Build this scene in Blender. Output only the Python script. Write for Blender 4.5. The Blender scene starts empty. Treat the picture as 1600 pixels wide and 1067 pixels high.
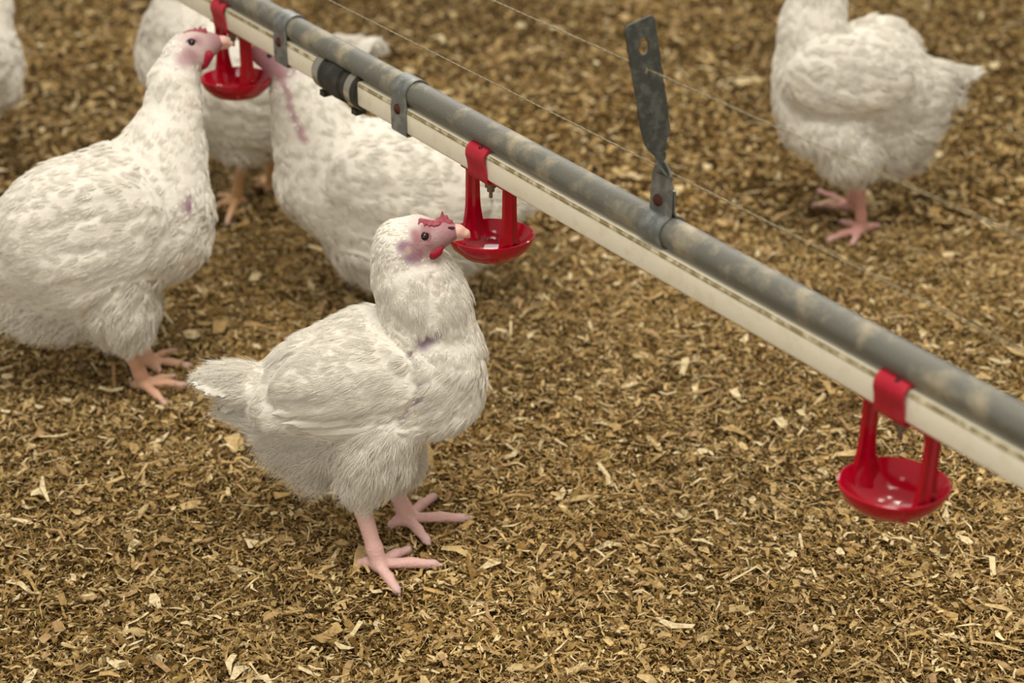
import bpy, bmesh, math, random
import numpy as np
from mathutils import Vector, Matrix
random.seed(4); RNG = np.random.default_rng(11)
S = bpy.context.scene
C = S.collection

# ------------------------------------------------------------------ camera
FPX, PITCH, H = 2768.0, math.radians(28.5), 1.0
CT, ST = math.cos(PITCH), math.sin(PITCH)
cam_d = bpy.data.cameras.new('camera'); cam = bpy.data.objects.new('camera', cam_d); C.objects.link(cam)
cam.location = (0, 0, H); cam.rotation_euler = (math.pi / 2 - PITCH, 0, 0)
cam_d.sensor_width = 36; cam_d.lens = FPX * 36 / 1600
cam_d.dof.use_dof = True; cam_d.dof.focus_distance = 1.575; cam_d.dof.aperture_fstop = 4.8
cam_d.clip_start = .02
S.camera = cam

# ------------------------------------------------------------------ world, light, exposure
S.view_settings.view_transform = 'Standard'; S.view_settings.look = 'None'
S.view_settings.exposure = 0.0; S.view_settings.gamma = 1.0; S.view_settings.use_curve_mapping = False
w = bpy.data.worlds.new('barn_ambient'); S.world = w; w.use_nodes = True
bg = w.node_tree.nodes['Background']
bg.inputs[0].default_value = (1.0, .94, .82, 1); bg.inputs[1].default_value = .46
def area(name, loc, target, sx, sy, power, col):
    l = bpy.data.lights.new(name, 'AREA'); l.shape = 'RECTANGLE'; l.size = sx; l.size_y = sy; l.energy = power; l.color = col
    o = bpy.data.objects.new(name, l); C.objects.link(o); o.location = loc
    o.rotation_euler = (Vector(target) - Vector(loc)).to_track_quat('-Z', 'Y').to_euler()
    return o
area('barn_roof_light', (.05, .55, 3.0), (-.1, 1.6, 0), 1.5, 1.5, 80, (1, .95, .86))
area('barn_window_and_fill_light', (-.35, 6.4, 2.75), (-.1, 1.6, .2), 4.2, 2.2, 110, (1, .96, .9))
area('barn_window_and_fill_light', (-1.6, -2.2, 1.5), (-.2, 1.6, .2), 3.0, 1.4, 34, (1, .95, .86))  # fill lamp added behind the camera to brighten the birds' flanks, no known window
for i, (x, y, z, p) in enumerate([(.80, 3.9, 2.75, 22), (1.45, 3.7, 2.8, 12), (.95, 3.0, 2.8, 12)]):
    l = bpy.data.lights.new('barn_lamp', 'POINT'); l.energy = p; l.shadow_soft_size = .055; l.color = (1, .93, .82)
    o = bpy.data.objects.new('barn_lamp', l); C.objects.link(o); o.location = (x, y, z)
S.cycles.use_denoising = True
S.cycles.max_bounces = 6; S.cycles.diffuse_bounces = 3; S.cycles.glossy_bounces = 3; S.cycles.transmission_bounces = 5
S.cycles.use_adaptive_sampling = True

# ------------------------------------------------------------------ helpers
def lin(r, g, b):
    f = lambda c: (c / 255 / 12.92) if c / 255 <= .04045 else ((c / 255 + .055) / 1.055) ** 2.4
    return (f(r), f(g), f(b))
def at(px, py, Y):                       # a point of the place at forward distance Y seen at a given direction
    yd = (py - 533.5) / FPX; z = Y / (CT - yd * ST)
    return np.array([(px - 800) / FPX * z, Y, H - z * (ST + yd * CT)])
def gnd(px, py, Z=0.0):
    yd = (py - 533.5) / FPX; z = (H - Z) / (ST + yd * CT)
    return np.array([(px - 800) / FPX * z, z * (CT - yd * ST), Z])
def proj(P):
    P = np.asarray(P); X, Y, Z = P[..., 0], P[..., 1], P[..., 2]
    z = Y * CT + (H - Z) * ST; yd = ((H - Z) * CT - Y * ST) / z
    return 800 + X / z * FPX, 533.5 + yd * FPX, z
def depth_at(Y, py=533.5):
    yd = (py - 533.5) / FPX; return Y / (CT - yd * ST)

_lat = np.random.default_rng(5).random((32, 32, 32)).astype(np.float32)
def noise3(P, scale, off=0.0):
    Q = np.asarray(P, dtype=np.float64) * scale + off + 100.0
    i = np.floor(Q).astype(int); f = Q - i; f = f * f * (3 - 2 * f)
    g = lambda a, b, c: _lat[(i[..., 0] + a) % 32, (i[..., 1] + b) % 32, (i[..., 2] + c) % 32]
    x, y, z = f[..., 0], f[..., 1], f[..., 2]
    l = lambda a, b, t: a + (b - a) * t
    return l(l(l(g(0,0,0), g(1,0,0), x), l(g(0,1,0), g(1,1,0), x), y), l(l(g(0,0,1), g(1,0,1), x), l(g(0,1,1), g(1,1,1), x), y), z) * 2 - 1

def mesh_np(name, V, F, mat=None, parent=None, smooth=True, cols=None, loc=None, link=True):
    me = bpy.data.meshes.new(name)
    V = np.asarray(V, dtype=np.float32)
    if loc is not None: V = V - np.asarray(loc, dtype=np.float32)
    F = np.asarray(F, dtype=np.int32); n = F.shape[1]
    me.vertices.add(len(V)); me.vertices.foreach_set('co', V.ravel())
    me.loops.add(F.size); me.loops.foreach_set('vertex_index', F.ravel())
    me.polygons.add(len(F)); me.polygons.foreach_set('loop_start', np.arange(0, F.size, n, dtype=np.int32))
    me.update(calc_edges=True)
    me.polygons.foreach_set('use_smooth', np.full(len(F), smooth, dtype=bool))
    if cols is not None:
        a = me.color_attributes.new('Col', 'FLOAT_COLOR', 'POINT')
        cc = np.ones((len(V), 4), dtype=np.float32); cc[:, :cols.shape[1]] = cols
        a.data.foreach_set('color', cc.ravel())
    if mat: me.materials.append(mat)
    me.validate()
    o = bpy.data.objects.new(name, me); C.objects.link(o)
    if parent: o.parent = parent
    return o
def obj_bm(name, bm, mat, parent=None, smooth=True, angle=40):
    bmesh.ops.recalc_face_normals(bm, faces=bm.faces[:])
    me = bpy.data.meshes.new(name); bm.to_mesh(me); bm.free()
    me.polygons.foreach_set('use_smooth', np.full(len(me.polygons), smooth, dtype=bool))
    if smooth: me.set_sharp_from_angle(angle=math.radians(angle))
    me.materials.append(mat)
    o = bpy.data.objects.new(name, me); C.objects.link(o)
    if parent: o.parent = parent
    return o
def empty(name, loc, label, cat, group=None):
    o = bpy.data.objects.new(name, None); C.objects.link(o); o.location = loc; o.empty_display_size = .03
    return tag(o, label, cat, group)
def tag(o, label, cat, group=None, kind=None):
    o['label'] = label; o['category'] = cat
    if group: o['group'] = group
    if kind: o['kind'] = kind
    return o

# ------------------------------------------------------------------ materials
def mat(name, col, rough=.6, spec=.4, metal=0, bump=0, bscale=300, var=0, vscale=40, vcol=None, sss=0, trans=0, ior=1.45, coat=0, detail=4, vlo=.45, vhi=.62):
    m = bpy.data.materials.new(name); m.use_nodes = True; nt = m.node_tree; b = nt.nodes['Principled BSDF']
    b.inputs['Base Color'].default_value = (*col, 1); b.inputs['Roughness'].default_value = rough
    b.inputs['Specular IOR Level'].default_value = spec; b.inputs['Metallic'].default_value = metal
    b.inputs['IOR'].default_value = ior; b.inputs['Transmission Weight'].default_value = trans; b.inputs['Coat Weight'].default_value = coat
    if sss: b.inputs['Subsurface Weight'].default_value = sss; b.inputs['Subsurface Radius'].default_value = (.012, .005, .003); b.inputs['Subsurface Scale'].default_value = .4
    tc = nt.nodes.new('ShaderNodeTexCoord')
    if var:
        n = nt.nodes.new('ShaderNodeTexNoise'); n.inputs['Scale'].default_value = vscale; n.inputs['Detail'].default_value = detail; n.inputs['Roughness'].default_value = .6
        nt.links.new(tc.outputs['Object'], n.inputs['Vector'])
        r = nt.nodes.new('ShaderNodeMapRange'); r.inputs[1].default_value = vlo; r.inputs[2].default_value = vhi; r.inputs[4].default_value = var
        nt.links.new(n.outputs['Fac'], r.inputs[0])
        mx = nt.nodes.new('ShaderNodeMix'); mx.data_type = 'RGBA'
        mx.inputs[6].default_value = (*col, 1); mx.inputs[7].default_value = (*(vcol or col), 1)
        nt.links.new(r.outputs[0], mx.inputs[0]); nt.links.new(mx.outputs[2], b.inputs['Base Color'])
    if bump:
        n2 = nt.nodes.new('ShaderNodeTexNoise'); n2.inputs['Scale'].default_value = bscale; n2.inputs['Detail'].default_value = 5
        nt.links.new(tc.outputs['Object'], n2.inputs['Vector'])
        bp = nt.nodes.new('ShaderNodeBump'); bp.inputs['Strength'].default_value = bump; bp.inputs['Distance'].default_value = .002
        nt.links.new(n2.outputs['Fac'], bp.inputs['Height']); nt.links.new(bp.outputs[0], b.inputs['Normal'])
    return m
def attr_mat(name, rough=.7, spec=.25, bump=.3, bscale=500, sss=0, noise=.2):
    m = mat(name, (1, 1, 1), rough, spec, bump=bump, bscale=bscale, sss=sss); nt = m.node_tree; b = nt.nodes['Principled BSDF']
    a = nt.nodes.new('ShaderNodeAttribute'); a.attribute_name = 'Col'
    n = nt.nodes.new('ShaderNodeTexNoise'); n.inputs['Scale'].default_value = 260; n.inputs['Detail'].default_value = 3
    tc = nt.nodes.new('ShaderNodeTexCoord'); nt.links.new(tc.outputs['Object'], n.inputs['Vector'])
    mr = nt.nodes.new('ShaderNodeMapRange'); mr.inputs[1].default_value = .3; mr.inputs[2].default_value = .7; mr.inputs[3].default_value = 1 - noise; mr.inputs[4].default_value = 1 + noise * .6
    nt.links.new(n.outputs['Fac'], mr.inputs[0])
    v = nt.nodes.new('ShaderNodeVectorMath'); v.operation = 'SCALE'
    nt.links.new(a.outputs['Color'], v.inputs[0]); nt.links.new(mr.outputs[0], v.inputs[3]); nt.links.new(v.outputs[0], b.inputs['Base Color'])
    return m
M_LITTER = attr_mat('wood_shavings', .85, .15, .4, 900, noise=.3)
M_FLOOR = mat('litter_base', lin(58, 42, 20), .95, .1, bump=1, bscale=400, var=.9, vscale=260, vcol=lin(112, 88, 48))
M_BODY = attr_mat('chicken_skin_and_down', .75, .2, .35, 420, sss=.08, noise=.06)
M_FEATH = mat('white_feather', (.85, .805, .715), .75, .15, bump=.3, bscale=700)
M_QUILL = mat('quill_feather', (.76, .72, .64), .7, .2, bump=.3, bscale=600)
M_COMB = mat('comb_red', lin(162, 82, 92), .5, .4, bump=.5, bscale=900, var=.8, vscale=220, vcol=lin(150, 52, 64), sss=.1)
M_WATTLE = mat('wattle_red', lin(152, 16, 42), .5, .4, bump=.4, bscale=900, sss=.1)
M_BEAK = mat('beak_horn', lin(222, 178, 164), .45, .4, var=.6, vscale=160, vcol=lin(205, 150, 130), sss=.1)
M_EYE = mat('eye_dark', lin(30, 18, 12), .08, .6)
M_LID = mat('eyelid_skin', lin(160, 112, 118), .6, .3, bump=.5, bscale=900, sss=.1)
M_DARK = mat('nostril_dark', lin(70, 38, 42), .7, .2)
M_GALV = mat('galvanised_steel', lin(112, 111, 102), .5, .5, metal=.3, bump=.25, bscale=500, var=.8, vscale=30, vcol=lin(184, 170, 142), vlo=.5, vhi=.72, detail=6)
M_BAND = mat('galvanised_band', lin(118, 121, 118), .42, .5, metal=.6, bump=.2, bscale=600, var=.6, vscale=90, vcol=lin(165, 165, 160))
M_STRAP = mat('weathered_strap', lin(68, 69, 63), .6, .35, metal=.2, bump=.3, bscale=400, var=.6, vscale=110, vcol=lin(104, 104, 96))
M_PVC = mat('white_plastic_pipe', lin(232, 224, 202), .4, .45, bump=.1, bscale=300, var=.5, vscale=60, vcol=lin(206, 192, 158), vlo=.52, vhi=.75)
M_GRIME = mat('grime_line', lin(142, 128, 92), .8, .2, var=.9, vscale=90, vcol=lin(215, 203, 172))
M_RED = mat('red_plastic', lin(166, 3, 32), .13, .5, coat=.2, bump=.05, bscale=200, var=.35, vscale=40, vcol=lin(165, 10, 34))
M_REDC = mat('red_plastic_faded', lin(166, 26, 44), .38, .45, bump=.15, bscale=300, var=.5, vscale=70, vcol=lin(180, 54, 66))
M_RUBBER = mat('black_rubber', lin(38, 37, 34), .5, .4, bump=.2, bscale=300, var=.6, vscale=80, vcol=lin(66, 62, 52))
M_STEEL = mat('steel_clamp', lin(176, 172, 160), .3, .5, metal=.85)
M_RUST = mat('rusty_bolt', lin(84, 46, 34), .8, .2, bump=.5, bscale=800, var=.7, vscale=300, vcol=lin(52, 28, 22))
M_NIPPLE = mat('dull_metal', lin(128, 116, 100), .4, .5, metal=.7)
M_WIRE = mat('galvanised_wire', lin(160, 148, 120), .45, .5, metal=.5)
M_WATER = mat('water', (1, .98, .97), .02, .5, trans=1, ior=1.33)
M_CHIP = mat('pale_chip', lin(200, 176, 128), .85, .15, bump=.8, bscale=420, var=.8, vscale=160, vcol=lin(166, 138, 92))
M_TWIG = mat('dark_twig', lin(104, 68, 40), .85, .2, bump=.6, bscale=700)

# ------------------------------------------------------------------ floor and litter
def floor_h(x, y):
    P = np.stack([x, y, np.zeros_like(x)], -1)
    return .007 * noise3(P, 6.5) + .0045 * noise3(P, 19, 7.3) + .002 * noise3(P, 60, 3.1) - .004
gx = np.linspace(-2.6, 2.6, 420); gy = np.linspace(.5, 5.6, 420)
GX, GY = np.meshgrid(gx, gy, indexing='ij')
V = np.stack([GX, GY, floor_h(GX, GY) - .003], -1).reshape(-1, 3)
idx = np.arange(420 * 420).reshape(420, 420)
F = np.stack([idx[:-1, :-1], idx[1:, :-1], idx[1:, 1:], idx[:-1, 1:]], -1).reshape(-1, 4)
fl = mesh_np('floor', V, F, M_FLOOR); fl['kind'] = 'structure'

PAL = np.array([lin(206, 178, 126), lin(184, 154, 102), lin(160, 130, 80), lin(132, 104, 60), lin(102, 78, 42), lin(228, 208, 164), lin(146, 124, 72), lin(72, 54, 28), lin(176, 144, 102)])
PW = np.array([.19, .21, .16, .12, .11, .06, .07, .07, .03]); PW = PW / PW.sum()
def flakes(n, xr, yr, lmean, wmean, lsig=.5, zs=.006, keep=None):
    x = RNG.uniform(*xr, n); y = RNG.uniform(*yr, n)
    half = np.maximum(.62, .36 * y + .22)
    k = (np.abs(x) < half) & (y > 1.0) if keep is None else ~((np.abs(x) < half - .03) & (y > 1.08) & (y < 4.25))
    x, y = x[k], y[k]; n = len(x)
    L = lmean * np.exp(RNG.normal(0, lsig, n)); W = np.minimum(wmean * np.exp(RNG.normal(0, .55, n)), L * .6)
    big = RNG.random(n) < .035; L[big] *= 1.9; W[big] *= 2.3
    yaw = RNG.uniform(0, 2 * np.pi, n); pit = RNG.normal(0, .30, n); rol = RNG.normal(0, .5, n)
    pit[big] *= .5; rol[big] *= .5
    z = floor_h(x, y) + RNG.random(n) * zs
    z[big] += .002
    bend = RNG.normal(0, .15, n) * L; side = RNG.normal(0, .14, n) * L
    t0 = RNG.uniform(.15, 1, n); t2 = RNG.uniform(.15, 1, n)
    loc = np.zeros((n, 6, 3))
    for s, (fx, tw) in enumerate(((-.5, t0), (0, np.ones(n)), (.5, t2))):
        for e, sg in enumerate((-1, 1)):
            loc[:, s * 2 + e, 0] = fx * L + RNG.normal(0, .12, n) * W
            loc[:, s * 2 + e, 1] = sg * W * .5 * tw + (side if s == 1 else 0)
            loc[:, s * 2 + e, 2] = (bend if s == 1 else 0)
    cy, sy, cp, sp, cr, sr = np.cos(yaw), np.sin(yaw), np.cos(pit), np.sin(pit), np.cos(rol), np.sin(rol)
    X, Y, Z = loc[..., 0], loc[..., 1], loc[..., 2]
    Y, Z = Y * cr[:, None] - Z * sr[:, None], Y * sr[:, None] + Z * cr[:, None]
    X, Z = X * cp[:, None] - Z * sp[:, None], X * sp[:, None] + Z * cp[:, None]
    X, Y = X * cy[:, None] - Y * sy[:, None], X * sy[:, None] + Y * cy[:, None]
    V = np.stack([X + x[:, None], Y + y[:, None], Z + z[:, None]], -1).reshape(-1, 3)
    b = (np.arange(n) * 6)[:, None]
    F = np.concatenate([b + np.array([[0, 2, 3, 1]]), b + np.array([[2, 4, 5, 3]])])
    ci = RNG.choice(len(PAL), n, p=PW); c = PAL[ci] * RNG.uniform(.8, 1.15, (n, 1)) * np.array([1.03, 1.0, .93])
    patch = noise3(np.stack([x, y, np.zeros(n)], -1), 4.5, 21)         # damp patches in the bedding
    c *= np.clip(1.0 + .22 * patch, .7, 1.2)[:, None]
    c[big] = PAL[RNG.choice([0, 1, 5, 8], big.sum())]
    return V, F, np.repeat(c, 6, 0)
sets = [flakes(240000, (-1.1, 1.1), (1.05, 2.15), .0052, .0015, zs=.010),
        flakes(190000, (-1.1, 1.1), (1.05, 2.15), .0066, .00075, zs=.012),
        flakes(42000, (-1.1, 1.1), (1.05, 2.15), .0092, .0028, zs=.012),
        flakes(270000, (-2.2, 2.2), (2.15, 4.3), .0082, .0029, zs=.012),
        flakes(300000, (-2.4, 2.4), (.52, 5.2), .0105, .0042, zs=.012, keep='outer')]
off = 0; Vs, Fs, Cs = [], [], []
for v, f, c in sets: Vs.append(v); Fs.append(f + off); Cs.append(c); off += len(v)
lit = mesh_np('wood_shavings', np.concatenate(Vs), np.concatenate(Fs), M_LITTER, smooth=False, cols=np.concatenate(Cs))
tag(lit, 'loose tan wood shavings covering the whole barn floor', 'litter', kind='stuff')

def chip(px, py, L, W, yaw, label, name='wood_chip', m=None):
    p = gnd(px, py, .006); bm = bmesh.new(); n = 9; r = random.Random(int(px * 7 + py))
    rows = []
    for i in range(n):
        t = i / (n - 1) - .5; hw = W / 2 * (1 - abs(t * 2) ** 5 * .55) * r.uniform(.72, 1.12); q = W * r.uniform(-.12, .12)
        z = .0012 * math.cos(t * 4) + r.uniform(-.0003, .0003)
        rows.append([bm.verts.new((t * L, q - hw, z)), bm.verts.new((t * L, q, z + .0006)), bm.verts.new((t * L, q + hw, z)), bm.verts.new((t * L, q + hw, z - .0012)), bm.verts.new((t * L, q - hw, z - .0012))])
    for a, b in zip(rows, rows[1:]):
        for k in range(5): bm.faces.new((a[k], a[(k + 1) % 5], b[(k + 1) % 5], b[k]))
    bm.faces.new(rows[0]); bm.faces.new(rows[-1][::-1])
    o = obj_bm(name, bm, m or M_CHIP, angle=30)
    o.location = (p[0], p[1], float(floor_h(np.array([p[0]]), np.array([p[1]]))[0]) + .0075); o.rotation_euler = (r.uniform(-.12, .12), r.uniform(-.1, .1), yaw)
    return tag(o, label, 'wood chip' if name == 'wood_chip' else name, 'large chips lying on the shavings' if name == 'wood_chip' else None)
for a in [(910, 775, .036, .0095, .25, 'long pale pointed wood chip level with the white hen\'s far foot'),
          (1148, 944, .027, .009, .12, 'broad pale wood chip below the nearest red drinker, left of it'),
          (818, 1032, .030, .0095, .1, 'rectangular pale wood chip near the bottom edge, halfway across'),
          (1104, 988, .021, .011, .7, 'tilted flaky wood chip between two flat chips near the bottom edge'),
          (134, 928, .020, .011, .4, 'rounded pale wood chip in the lower left shavings'),
          (1022, 688, .030, .007, -1.1, 'narrow upright wood sliver below the middle of the white pipe'),
          (1005, 557, .024, .015, .2, 'bright square wood chip under the white pipe, below the steel hanger'),
          (1318, 665, .030, .008, .1, 'pale flat wood chip just left of the nearest red drinker\'s arm'),
          (905, 1038, .026, .006, .3, 'slim curved wood shaving near the bottom edge beside the rectangular chip'),
          (258, 722, .024, .009, .5, 'ragged wood flake below the tail of the white hen'),
          (204, 982, .030, .010, -.1, 'dull flat wood chip in the bottom left corner area'),
          (850, 672, .022, .006, -.6, 'thin pale wood splinter right of the white hen\'s breast')]:
    chip(*a)
chip(922, 838, .040, .0045, .75, 'thin dark brown twig lying on the shavings right of the hen\'s feet', 'twig', M_TWIG)

# ------------------------------------------------------------------ drinking line (pipe frame: s along, n towards the hen, z up)
D = np.array([.573, -.8195, 0]); D /= np.linalg.norm(D); N = np.array([-D[1] * -1, -D[0], 0]); N = np.array([D[1], -D[0], 0])
O0 = np.array([-.0194, 1.4904, 0.0])
ZW, HW, ZG, RG = .377, .0125, .403, .0125
MB_ = Matrix(((D[0], N[0], 0), (D[1], N[1], 0), (0, 0, 1))).to_4x4()
def pl(s): return Vector(O0 + D * s)
def place(o, s): o.matrix_world = Matrix.Translation(pl(s)) @ MB_; return o
def line_thing(name, s, label, cat, group=None):
    o = empty(name, (0, 0, 0), label, cat, group); place(o, s); return o
def prism(bm, pts, s0, s1, segs=1):
    """closed outline pts (n,z) swept along s"""
    rings = []
    for i in range(segs + 1):
        s = s0 + (s1 - s0) * i / segs
        rings.append([bm.verts.new((s, p[0], p[1])) for p in pts])
    k = len(pts)
    for a, b in zip(rings, rings[1:]):
        for j in range(k): bm.faces.new((a[j], a[(j + 1) % k], b[(j + 1) % k], b[j]))
    bm.faces.new(rings[0]); bm.faces.new(rings[-1][::-1])
def ribbon(bm, path, th, s0, s1, segs=4, wfun=None):
    """an open path in (n,z) given thickness, swept along s"""
    P = np.array(path); T = np.gradient(P, axis=0); T /= np.linalg.norm(T, axis=1)[:, None]
    Q = np.stack([-T[:, 1], T[:, 0]], -1); out = np.concatenate([P + Q * th / 2, (P - Q * th / 2)[::-1]])
    n = len(P); rings = []
    for i in range(segs + 1):
        ring = []
        for j, p in enumerate(out):
            jj = j if j < n else 2 * n - 1 - j
            a, b = (s0, s1) if wfun is None else wfun(jj / (n - 1))
            ring.append(bm.verts.new((a + (b - a) * i / segs, p[0], p[1])))
        rings.append(ring)
    k = len(out)
    for a, b in zip(rings, rings[1:]):
        for j in range(k): bm.faces.new((a[j], a[(j + 1) % k], b[(j + 1) % k], b[j]))
    for r in (rings[0], rings[-1]):
        for j in range(n - 1): bm.faces.new((r[j], r[j + 1], r[k - 2 - j], r[k - 1 - j]))
def arc(cn, cz, r, a0, a1, k): return [(cn + r * math.cos(math.radians(a0 + (a1 - a0) * i / k)), cz + r * math.sin(math.radians(a0 + (a1 - a0) * i / k))) for i in range(k + 1)]
def rrect(hw, hh, r, cz, k=3):
    out = []
    for cx, cy, a in ((hw - r, hh - r, 0), (-hw + r, hh - r, 90), (-hw + r, -hh + r, 180), (hw - r, -hh + r, 270)):
        out += arc(cx, cz + cy, r, a, a + 90, k)
    return out
def bolt(name, s, n, z, r, m, parent, h=.003):
    bm = bmesh.new(); bmesh.ops.create_uvsphere(bm, u_segments=14, v_segments=8, radius=r)
    for v in bm.verts: v.co.y = v.co.y * (h / r); v.co += Vector((s, n, z))
    return obj_bm(name, bm, m, parent)

bm = bmesh.new(); prism(bm, arc(0, ZG, RG, 0, 360 - 360 / 32, 31), -4.0, 1.25, 40)
o = obj_bm('support_pipe', bm, M_GALV); place(o, 0)
tag(o, 'round grey galvanised steel pipe running diagonally along the top of the drinking line', 'pipe')
o = line_thing('water_pipe', 0, 'square white plastic water pipe clamped beneath the grey steel pipe', 'pipe')
bm = bmesh.new(); prism(bm, rrect(HW, HW, .003, ZW), -4.0, -.257, 12); prism(bm, rrect(HW, HW, .003, ZW), -.257, 1.25, 12); obj_bm('tube', bm, M_PVC, o)
bm = bmesh.new(); prism(bm, [(.0115, ZW + HW - .001), (.0115, ZW + HW + .0006), (.0092, ZW + HW + .0009), (-.0092, ZW + HW + .0009), (-.0115, ZW + HW + .0006), (-.0115, ZW + HW - .001)], -4.0, -.285, 8)
prism(bm, [(.0115, ZW + HW - .001), (.0115, ZW + HW + .0006), (.0092, ZW + HW + .0009), (-.0092, ZW + HW + .0009), (-.0115, ZW + HW + .0006), (-.0115, ZW + HW - .001)], -.229, 1.25, 8)
obj_bm('top_rail', bm, M_PVC, o)
g = bmesh.new()
for a, b in ((-4.0, -.285), (-.229, 1.25)): prism(g, [(.0114, ZW + HW - .0004), (.0127, ZW + HW - .0014), (.0127, ZW + HW - .0034), (.0121, ZW + HW + .0004)], a, b, 8)
gr = obj_bm('grime_seam', g, M_GRIME, o); gr['label'] = 'brown grime along the seam of the white pipe'

def band_path():
    r = RG + .0014; zb = ZW - HW - .0016; zt = ZW + HW
    fr = [(.006, zb), (.010, zb), (.0128, zb), (.0142, zb + .0015), (.0144, ZW), (.0144, zt - .002), (.0138, zt + .002), (.0132, zt + .005)]
    a = arc(0, ZG, r, -12, 192, 18)
    return fr + a + [(-p, z) for p, z in fr[::-1]]
for s, lab in ((-.372, 'grey steel bracket around both pipes beside the far red drinker'), (-.135, 'grey steel bracket around both pipes right of the black rubber coupling')):
    o = line_thing('pipe_bracket', s, lab, 'bracket', 'steel brackets on the drinking line')
    bm = bmesh.new(); ribbon(bm, band_path(), .0014, -.013, .013, 3); obj_bm('band', bm, M_BAND, o)
    bolt('bolt', -.001, .0148, ZW + HW - .002, .0053, M_RUST, o)

# coupling
o = line_thing('pipe_coupling', -.257, 'black rubber sleeve coupling joining two lengths of white pipe', 'coupling')
def lathe_s(bm, prof, cz=ZW, k=28):
    rings = [[bm.verts.new((s, r * math.cos(2 * math.pi * j / k), cz + r * math.sin(2 * math.pi * j / k))) for j in range(k)] for s, r in prof]
    for a, b in zip(rings, rings[1:]):
        for j in range(k): bm.faces.new((a[j], a[(j + 1) % k], b[(j + 1) % k], b[j]))
    bm.faces.new(rings[0]); bm.faces.new(rings[-1][::-1])
bm = bmesh.new(); lathe_s(bm, [(-.042, .0135), (-.042, .0178), (-.016, .0182), (-.0155, .0205), (-.002, .0212), (.012, .0208), (.0125, .0186), (.042, .0184), (.042, .0135)]); obj_bm('sleeve', bm, M_RUBBER, o)
for s in (-.033, .031):
    bm = bmesh.new(); lathe_s(bm, [(s - .0055, .0175), (s - .0055, .0196), (s + .0055, .0198), (s + .0055, .0175)])
    h = obj_bm('hose_clamp', bm, M_STEEL, o)
    bm = bmesh.new(); bmesh.ops.create_cube(bm, size=1)
    for v in bm.verts: v.co = Vector((s + v.co.x * .009, v.co.y * .012 + .006, ZW - .0215 + v.co.z * .006))
    obj_bm('clamp_screw', bm, M_RUBBER, h)

# drinkers
def cup_r(ph): return .0335 + .0058 * abs(math.cos(ph + math.radians(55))) ** 3
def make_drinker():
    o = line_thing('drinker_cup', 0, '', 'drinker', 'red drinkers on the pipe')
    zr, k = .304, 56
    prof = [(.0, -.0195), (.35, -.019), (.62, -.0155), (.84, -.008), (.96, -.001), (1.0, .0006), (1.035, .0), (1.03, -.0025), (.93, -.011), (.7, -.0195), (.4, -.0232), (.0, -.0238)]
    bm = bmesh.new(); rings = []
    for f, z in prof:
        if f == 0: rings.append([bm.verts.new((0, 0, zr + z))]); continue
        rings.append([bm.verts.new((cup_r(2 * math.pi * j / k) * f * math.cos(2 * math.pi * j / k), cup_r(2 * math.pi * j / k) * f * math.sin(2 * math.pi * j / k), zr + z)) for j in range(k)])
    for a, b in zip(rings, rings[1:]):
        for j in range(k):
            if len(a) == 1: bm.faces.new((a[0], b[(j + 1) % k], b[j]))
            elif len(b) == 1: bm.faces.new((a[j], a[(j + 1) % k], b[0]))
            else: bm.faces.new((a[j], a[(j + 1) % k], b[(j + 1) % k], b[j]))
    obj_bm('cup', bm, M_RED, o, angle=60)
    for sg in (-1, 1):
        bm = bmesh.new(); rings = []
        zt, zbm = ZW - HW - .001, zr - .016
        for i in range(17):
            t = i / 16; z = zt + (zbm - zt) * t
            hw = .0062 + .0016 * t + .0075 * max(0, (t - .45) / .55) ** 1.8
            if i == 0: hw *= .8
            ss = sg * (.0298 - .006 * max(0, (t - .72) / .28) ** 2); th = .0021
            ring = [(-hw, -th), (-hw * .25, -th), (0, -th - .0022), (hw * .25, -th), (hw, -th), (hw, th), (hw * .3, th), (0, th + .0022), (-hw * .3, th), (-hw, th)]
            rings.append([bm.verts.new((ss + q, n, z)) for n, q in ring])
        for a, b in zip(rings, rings[1:]):
            for j in range(10): bm.faces.new((a[j], a[(j + 1) % 10], b[(j + 1) % 10], b[j]))
        bm.faces.new(rings[0]); bm.faces.new(rings[-1][::-1])
        obj_bm('arm', bm, M_RED, o, angle=35)
    bm = bmesh.new(); prism(bm, rrect(.0098, .0012, .0010, ZW - HW - .0014, 2), -.035, .035, 1); obj_bm('base_plate', bm, M_RED, o)
    zt, zb = ZW + HW, ZW - HW
    fr = [(-.0155, zb - .0005), (-.0150, ZW), (-.0146, zt - .002), (-.0118, zt + .0040), (-.004, zt + .0042), (.004, zt + .0042), (.0102, zt + .0042), (.0140, zt + .0028), (.0168, zt - .001), (.0172, zt - .006), (.0156, ZW + .001), (.0146, ZW - .005), (.0144, zb + .003), (.0138, zb - .001), (.011, zb - .0026), (.004, zb - .003)]
    bm = bmesh.new(); ribbon(bm, fr, .0024, -.014, .014, 4); cl = obj_bm('clip', bm, M_REDC, o, angle=50)
    cl['label'] = 'dull red clip over the pipe'
    bm = bmesh.new()
    for rr, z0, z1 in ((.0056, zb - .002, zb - .0125), (.0036, zb - .0125, zb - .017), (.0017, zb - .017, zb - .0235)):
        bmesh.ops.create_cone(bm, cap_ends=True, segments=16, radius1=rr, radius2=rr, depth=z0 - z1, matrix=Matrix.Translation((0, 0, (z0 + z1) / 2)))
    nv = obj_bm('nipple_valve', bm, M_NIPPLE, o); nv['label'] = 'dull metal nipple valve'
    bolt('clip_hole', .003, .0128, zt + .0042, .0022, M_DARK, o, h=.0022)
    return o
def dup_tree(o, parent=None):
    c = o.copy(); C.objects.link(c)
    if parent: c.parent = parent
    for ch in list(o.children): dup_tree(ch, c)
    return c
dr = make_drinker(); dr['label'] = 'red plastic drinker cup at the beak of the front hen'
d1 = dup_tree(dr); place(d1, -.513); d1['label'] = 'farthest red drinker cup, between two drinking hens'
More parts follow.
